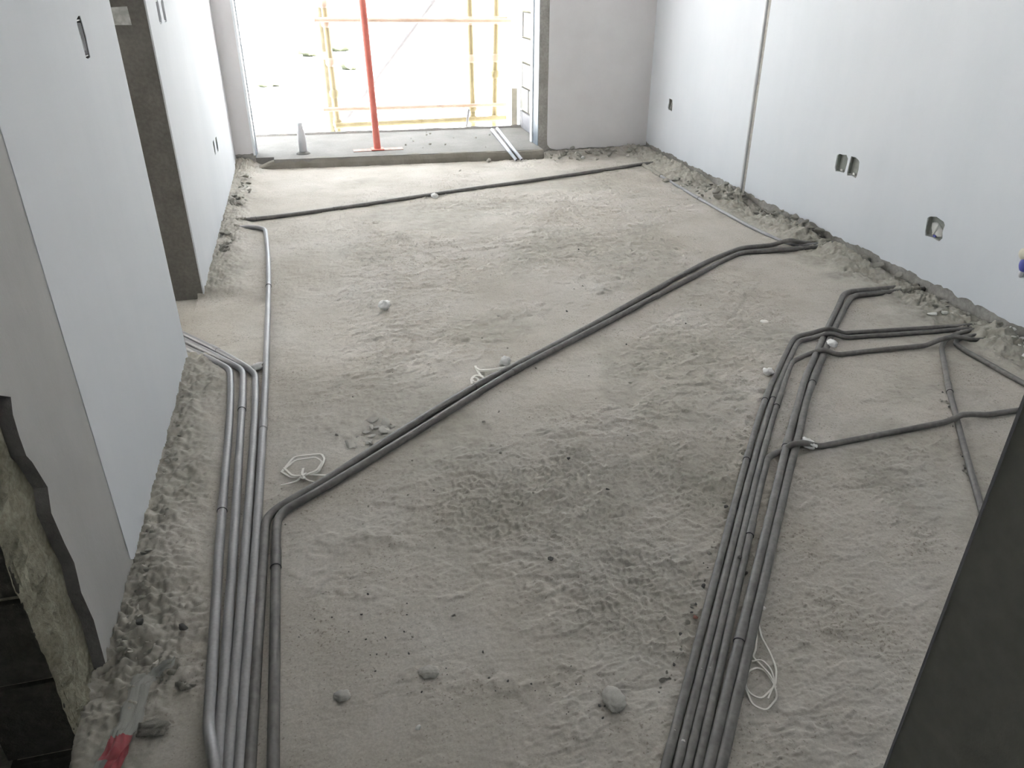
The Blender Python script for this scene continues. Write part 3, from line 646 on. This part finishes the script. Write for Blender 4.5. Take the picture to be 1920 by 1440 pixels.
for nm, mt, dz, sc_ in (('cap','cream',.022,(.03,.05,.05)),('sleeve','blue',-.018,(.028,.04,.06)),('tip','stub',-.055,(.02,.02,.035))):
    o = link(bpy.data.objects.new(nm, blob_mesh(nm, 3, .06, 5, (1,1,1), 1, mt)), t); o.location = (-.008, -.012 if nm != 'cap' else 0, dz); o.scale = sc_
a, b, c, d = [on_y(x, y, DY1-.0025) for x, y in ((204,14),(238,12),(247,47),(215,47))]
nv = [a, b, c, d]; nv += [v+Vector((0,.0018,0)) for v in nv]
tag(mesh_obj('paper_sheet', nv, [(0,1,2,3),(7,6,5,4),(0,4,5,1),(1,5,6,2),(2,6,7,3),(3,7,4,0)], 'paper'), 'pale square of paper stuck on the dark doorway jamb', 'paper')

# ------------------------------------------------------------------ string coils and tape
def strand(pts, z, wdt=.004, th=.0012):
    P = fillet([at(x, y, z+(k % 3)*.0025) for k, (x, y) in enumerate(pts)], .012, 4)
    P = [Vector((p.x, p.y, max(p.z, floor_z(p.x, p.y)+.003))) for p in P]
    V = []; F = []
    for i, p in enumerate(P):
        tt = (P[min(i+1, len(P)-1)]-P[max(i-1, 0)]).normalized(); s = tt.cross(Vector((0,0,1)))
        s = s.normalized() if s.length > 1e-4 else Vector((1,0,0))
        for (u, v) in ((-1,-1),(1,-1),(1,1),(-1,1)): V.append(p + s*(u*wdt) + Vector((0,0,v*th)))
    for i in range(len(P)-1):
        for k in range(4): F.append((i*4+k, i*4+(k+1) % 4, i*4+4+(k+1) % 4, i*4+4+k))
    F += [(0,3,2,1), tuple(len(V)-4+k for k in range(4))]
    return V, F
def coil(name, label, loops, cat='string'):
    c = at(*loops[0][1][0], 0); t = empty(name, c, label, cat)
    for nm, pts, z, wdt in loops: mesh_obj(nm, *strand(pts, z, wdt), 'string', t)
    return t
coil('strapping_coil', 'coiled white strapping tied in a loop, lying left of the diagonal conduits',
     [('loop', [(527,886),(551,857),(575,853),(603,851),(609,861),(597,886),(570,891),(547,896),(527,884)], .006, .0032),
      ('loop', [(533,880),(553,863),(592,857),(605,866),(594,882),(569,892),(548,892),(532,877)], .012, .0030),
      ('tail', [(569,889),(590,890),(622,892)], .010, .0035),
      ('knot', [(569,878),(566,889),(572,898),(562,895),(576,886),(566,892)], .016, .0035),
      ('frayed_end', [(568,890),(557,902),(540,907),(526,910)], .006, .0028), ('frayed_end', [(567,890),(575,900),(590,904)], .006, .0025)])
coil('strapping_scrap', 'tangled cream strapping scrap against the upper diagonal conduit',
     [('loop', [(891,686),(896,697),(902,706),(912,711),(900,716),(888,716),(884,709),(892,703),(906,706)], .006, .0045),
      ('loop', [(885,720),(883,711),(890,706),(898,712),(893,719)], .010, .004), ('tail', [(894,690),(899,694),(920,693),(948,688)], .010, .0045),
      ('tail', [(897,697),(925,695),(946,691)], .006, .0035)])
coil('cord_coil', 'thin white cord coiled loosely beside the right bundle near the camera',
     [('loop', [(1422,1167),(1428,1195),(1445,1225),(1456,1255),(1454,1285),(1428,1311),(1407,1302),(1397,1285),(1402,1259),(1420,1251),(1437,1259),(1452,1285),(1458,1308),(1437,1333),(1411,1322),(1398,1290)], .006, .0019),
      ('loop', [(1421,1167),(1419,1195),(1417,1220),(1411,1231),(1425,1245),(1445,1266),(1455,1290)], .008, .0018),
      ('loop', [(1410,1240),(1428,1236),(1446,1254),(1453,1280),(1440,1310)], .010, .0016)])
# barrier tape: clear film with a red printed length
def ribbon(name, rows, mat, parent, smooth=True):
    V = []; F = []; n = len(rows[0])
    for r_ in rows: V += r_
    for i in range(len(rows)-1):
        for k in range(n-1): F.append((i*n+k, i*n+k+1, (i+1)*n+k+1, (i+1)*n+k))
    return mesh_obj(name, V, F, mat, parent, smooth)
tl = [(330,1238),(318,1243),(297,1250),(282,1266),(262,1280),(250,1300),(243,1322),(230,1340),(214,1365),(203,1382),(195,1405),(183,1430),(172,1455),(160,1485)]
tr = [(332,1243),(322,1254),(306,1262),(296,1276),(290,1290),(284,1305),(279,1325),(272,1345),(262,1362),(251,1377),(246,1405),(236,1425),(225,1450),(214,1485)]
def dense(l):
    o = []
    for i in range(len(l)-1): o += [l[i], ((l[i][0]+l[i+1][0])/2, (l[i][1]+l[i+1][1])/2)]
    return o+[l[-1]]
tl = dense(tl); tr = dense(tr)
rows = []
rr = random.Random(3)
for i, (a, b) in enumerate(zip(tl, tr)):
    z0 = .016+.012*math.sin(i*.45); A = at(*a, z0); B = at(*b, z0*.7); row = []
    for k in range(17):
        s = k/16; p = A.lerp(B, s); zz = max(p.z + .011*math.sin(s*11+i*.8)*(.5+.5*math.sin(i*.6+s*2))+rr.uniform(-.006,.006), floor_z(p.x, p.y)+.004); row.append(Vector((p.x, p.y, zz)))
    rows.append(row)
t = empty('barrier_tape', rows[0][0], 'crumpled clear barrier tape with a red length, bottom left of the floor', 'tape')
ribbon('clear_film', rows[:19], 'film', t); ribbon('red_length', rows[18:23], 'redfilm', t)
ribbon('clear_film', [r_[:7] for r_ in rows[22:]], 'film', t); ribbon('red_length', [r_[6:] for r_ in rows[22:]], 'redfilm', t)

# ------------------------------------------------------------------ stones, crumbs and rubble
CH = [hull_mesh('rubble_chunk', 100+k, (1, .8, .6), 'rubble') for k in range(8)]
FLK = [hull_mesh('mortar_flake', 130+k, (1, .65, .17), 'lump', 11) for k in range(4)]
CR = [hull_mesh('pale_crumb', 150+k, (1, .85, .75), 'palestone', 18) for k in range(4)]
PC = [blob_mesh('foam_crumb', 3, .34, 160+k, (1, .85, .72), 3.6, 'foam') for k in range(4)]
DK = [hull_mesh('dark_stone', 170+k, (1, .8, .65), 'darkstone') for k in range(4)]
BR = hull_mesh('brick_fragment', 190, (1, .8, .7), 'brick')
def stone(name, me, px, py, s, label, cat, group=None, sq=1.0, z=None, world=None, sink=.25):
    p = world or at(px, py); fz = floor_z(p.x, p.y) if z is None else z
    if world is None and z is None: p = at(px, py, fz+s*.2); fz = floor_z(p.x, p.y)
    o = link(bpy.data.objects.new(name, me)); zmin = min(v.co.z for v in me.vertices)
    o.location = (p.x, p.y, fz - zmin*s*sq*(1-sink)); o.scale = (s, s, s*sq); o.rotation_euler = (0, 0, random.uniform(0, 6.28))
    return tag(o, label, cat, group)
# singled out
stone('mortar_lump', blob_mesh('mortar_lump', 4, .16, 201, (1,.72,.40), 3.0, 'lump'), 1151, 1310, .062, 'rounded pale mortar lump on bare floor left of the right bundle foot', 'lump')
stone('mortar_lump', blob_mesh('mortar_lump', 4, .22, 202, (.7,1,.30), 3.0, 'lump'), 805, 1257, .044, 'small pointed mortar lump in the middle of the near floor', 'lump')
stone('mortar_lump', blob_mesh('mortar_lump', 4, .2, 203, (.8,1,.30), 3.0, 'lump'), 641, 1302, .038, 'small flat mortar lump right of the left bundle foot', 'lump')
stone('pale_crumb', CR[0], 784, 1364, .016, 'tiny pale crumb alone on the near floor at the bottom', 'crumb')
stone('dark_stone', DK[0], 340, 1168, .030, 'dark angular stone beside the left bundle above the rubble', 'stone')
stone('dark_stone', DK[1], 263, 1170, .030, 'dark stone in the rubble under the near left wall corner', 'stone')
stone('dark_stone', DK[2], 1032, 1049, .020, 'dark pebble on the floor above the cracked mortar patch', 'stone')
stone('pale_crumb', PC[1], 721, 573, 0.055, 'white crumbly foam lump alone in the middle of the floor', 'crumb')
stone('pale_crumb', PC[2], 815, 369, 0.047, 'white lump touching the far crossing conduit', 'crumb')
stone('pale_crumb', PC[3], 483, 690, 0.044, 'white crumb wedged against the long left conduit', 'crumb')
stone('pale_crumb', PC[0], 947, 679, 0.047, 'white crumb at the upper diagonal conduit beside the cream strapping', 'crumb')
stone('pale_crumb', PC[1], 1440, 700, 0.039, 'white crumb touching the outer left side of the right bundle', 'crumb')
stone('pale_crumb', PC[2], 1558, 657, 0.039, 'white crumb between the crossing conduits of the right bundle', 'crumb', z=.02)
stone('pale_crumb', PC[3], 1516, 832, 0.052, 'white lump under the hump of the crossing conduit', 'crumb', sq=.6, sink=.1)
stone('grey_pebble', DK[3], 1385, 1057, .017, 'grey pebble caught between conduits of the right bundle', 'stone', z=.018)
stone('grey_pebble', DK[0], 1398, 1076, .018, 'grey pebble in the gap of the right bundle', 'stone')
stone('white_chip', CR[0], 1431, 1140, .016, 'white chip on the right side of the right bundle', 'crumb')
stone('brown_chip', BR, 1304, 1158, .018, 'brownish chip at the left side of the right bundle', 'stone')
stone('brick_fragment', BR, 1880, 600, .055, 'reddish brick fragment at the foot of the right wall', 'brick')
stone('mortar_lump', blob_mesh('mortar_lump', 4, .34, 205, (1,.7,.26), 4.5, 'rubble'), 284, 1360, .056, 'rough mortar lump beside the red length of tape', 'lump')
p = at(1433, 603, .004)
tag(lathe('white_disc', [(.017,0),(.018,.002),(.017,.004)], (p.x, p.y, floor_z(p.x, p.y)), 'string'), 'small round white disc lying flat on the floor', 'disc')
stone('white_flake', FLK[0], 1770, 562, .05, 'grey block piece in the rubble at the right wall', 'stone', sq=1.4)
o = stone('white_flake', CR[1], 1752, 574, .06, 'white flat flake in front of the rubble at the right wall', 'crumb', sq=.35)
stone('white_flake', CR[2], 1772, 586, .04, 'white chunk nearest the paired conduit runs at the right wall', 'crumb', sq=.8)
stone('mortar_lump', CH[1], 915, 297, .075, 'pointed mortar piece leaning on the balcony curb', 'lump')
stone('mortar_flake', FLK[1], 863, 316, .07, 'flat flake on the floor in front of the curb', 'flake')
stone('white_chip', CR[0], 1093, 294, .045, 'white chip in the droppings under the end wall', 'crumb')
stone('white_chip', CR[3], 1177, 292, .035, 'white chip close to the far right corner', 'crumb')
# clusters
def cluster(label, group, area, n, smin, smax, kinds, seed, name='rubble_chunk', cat='rubble'):
    r = random.Random(seed); (x0, y0), (x1, y1), half = area
    for k in range(n):
        s = r.random(); px = x0+(x1-x0)*s+r.gauss(0, half*.5); py = y0+(y1-y0)*s+r.gauss(0, half*.35)
        p = at(px, py)
        if not (XL+.015 < p.x < XR-.015): continue
        if p.y > ye(p.x)-.02: continue
        sz = smin+(smax-smin)*r.random()**1.6
        o = stone(name, r.choice(kinds), 0, 0, sz, label, cat, group, sq=r.uniform(.6,1.1), world=p)
        o.rotation_euler = (r.uniform(-.5,.5), r.uniform(-.5,.5), r.uniform(0,6.28))
MIX = CH + FLK[:2]
cluster('mortar chunk in the heap at the right wall where the diagonal conduits end', 'rubble heap at the diagonal conduit ends', ((1580,462),(1665,508),16), 50, .03, .10, CH, 1)
cluster('mortar chunk in the strip between far corner and chase conduit', 'rubble under the right wall, far stretch', ((1250,338),(1390,385),14), 60, .025, .08, MIX, 2)
cluster('mortar chunk in the strip just right of the chase conduit', 'rubble under the right wall, middle stretch', ((1415,400),(1540,452),14), 48, .025, .075, MIX, 3)
cluster('mortar chunk in the strip between diagonal and upper bundle conduits', 'rubble under the right wall, near stretch', ((1670,515),(1760,560),16), 44, .02, .07, MIX, 4)
cluster('mortar chunk around the paired conduit ends at the right wall', 'rubble at the right bundle ends', ((1770,575),(1900,625),20), 50, .018, .065, MIX, 5)
cluster('pale crumb right of the conduit ends at the frame edge', 'pale crumbs at the right edge', ((1890,640),(1920,665),12), 14, .012, .04, CR, 6, 'pale_crumb', 'crumb')
cluster('flat mortar flake piled against the upper diagonal conduit', 'flakes by the diagonal conduit', ((660,835),(740,795),18), 32, .025, .09, FLK, 7, 'mortar_flake', 'flake')
cluster('mortar chunk at the foot of the left wall near the balcony', 'rubble under the far left wall, balcony end', ((470,335),(440,390),15), 36, .02, .075, MIX, 8)
cluster('mortar chunk at the foot of the left wall beside the doorway', 'rubble under the far left wall, doorway end', ((432,445),(412,500),14), 26, .015, .06, MIX, 9)
cluster('mortar crumb under the middle of the near left wall', 'rubble under the near left wall, middle', ((345,740),(315,900),18), 34, .008, .034, MIX, 10)
cluster('mortar crumb under the near left wall close to the broken edge', 'rubble under the near left wall, close end', ((300,960),(260,1180),22), 44, .007, .030, MIX, 11)
cluster('mortar crumb in the heap beside the barrier tape', 'rubble heap at the barrier tape', ((240,1230),(350,1300),35), 44, .007, .032, MIX, 12)
cluster('mortar crumb under the end wall right of the opening', 'rubble under the end wall', ((1030,298),(1205,288),9), 40, .022, .075, MIX, 13)
cluster('small dark pebble scattered over the bare floor', 'pebbles on the floor', ((620,1000),(1250,480),260), 56, .006, .018, DK+CH+CH, 14, 'pebble', 'stone')
cluster('small grit beside the left edge of the right bundle', 'grit along the right bundle', ((1240,1300),(1410,830),16), 46, .006, .022, DK+CH, 15, 'pebble', 'stone')
cluster('small grit along the conduit at the right edge', 'grit along the right edge conduit', ((1762,720),(1815,900),8), 26, .006, .018, DK+CH, 16, 'pebble', 'stone')
cluster('tiny pebble scattered on the near floor', 'pebbles on the near floor', ((600,1150),(1150,1350),120), 34, .004, .010, DK, 17, 'pebble', 'stone')
# stones on the balcony
rr = random.Random(9)
for k in range(14):
    p = at(rr.uniform(760,955), rr.uniform(248,280), BZ)
    if p.y > bal_y(p.x)-.05: continue
    stone('balcony_crumb', rr.choice(CH), 0, 0, rr.uniform(.012,.03), 'small crumb on the balcony floor behind the curb', 'crumb', 'crumbs on the balcony', z=BZ, world=p, sink=.1)
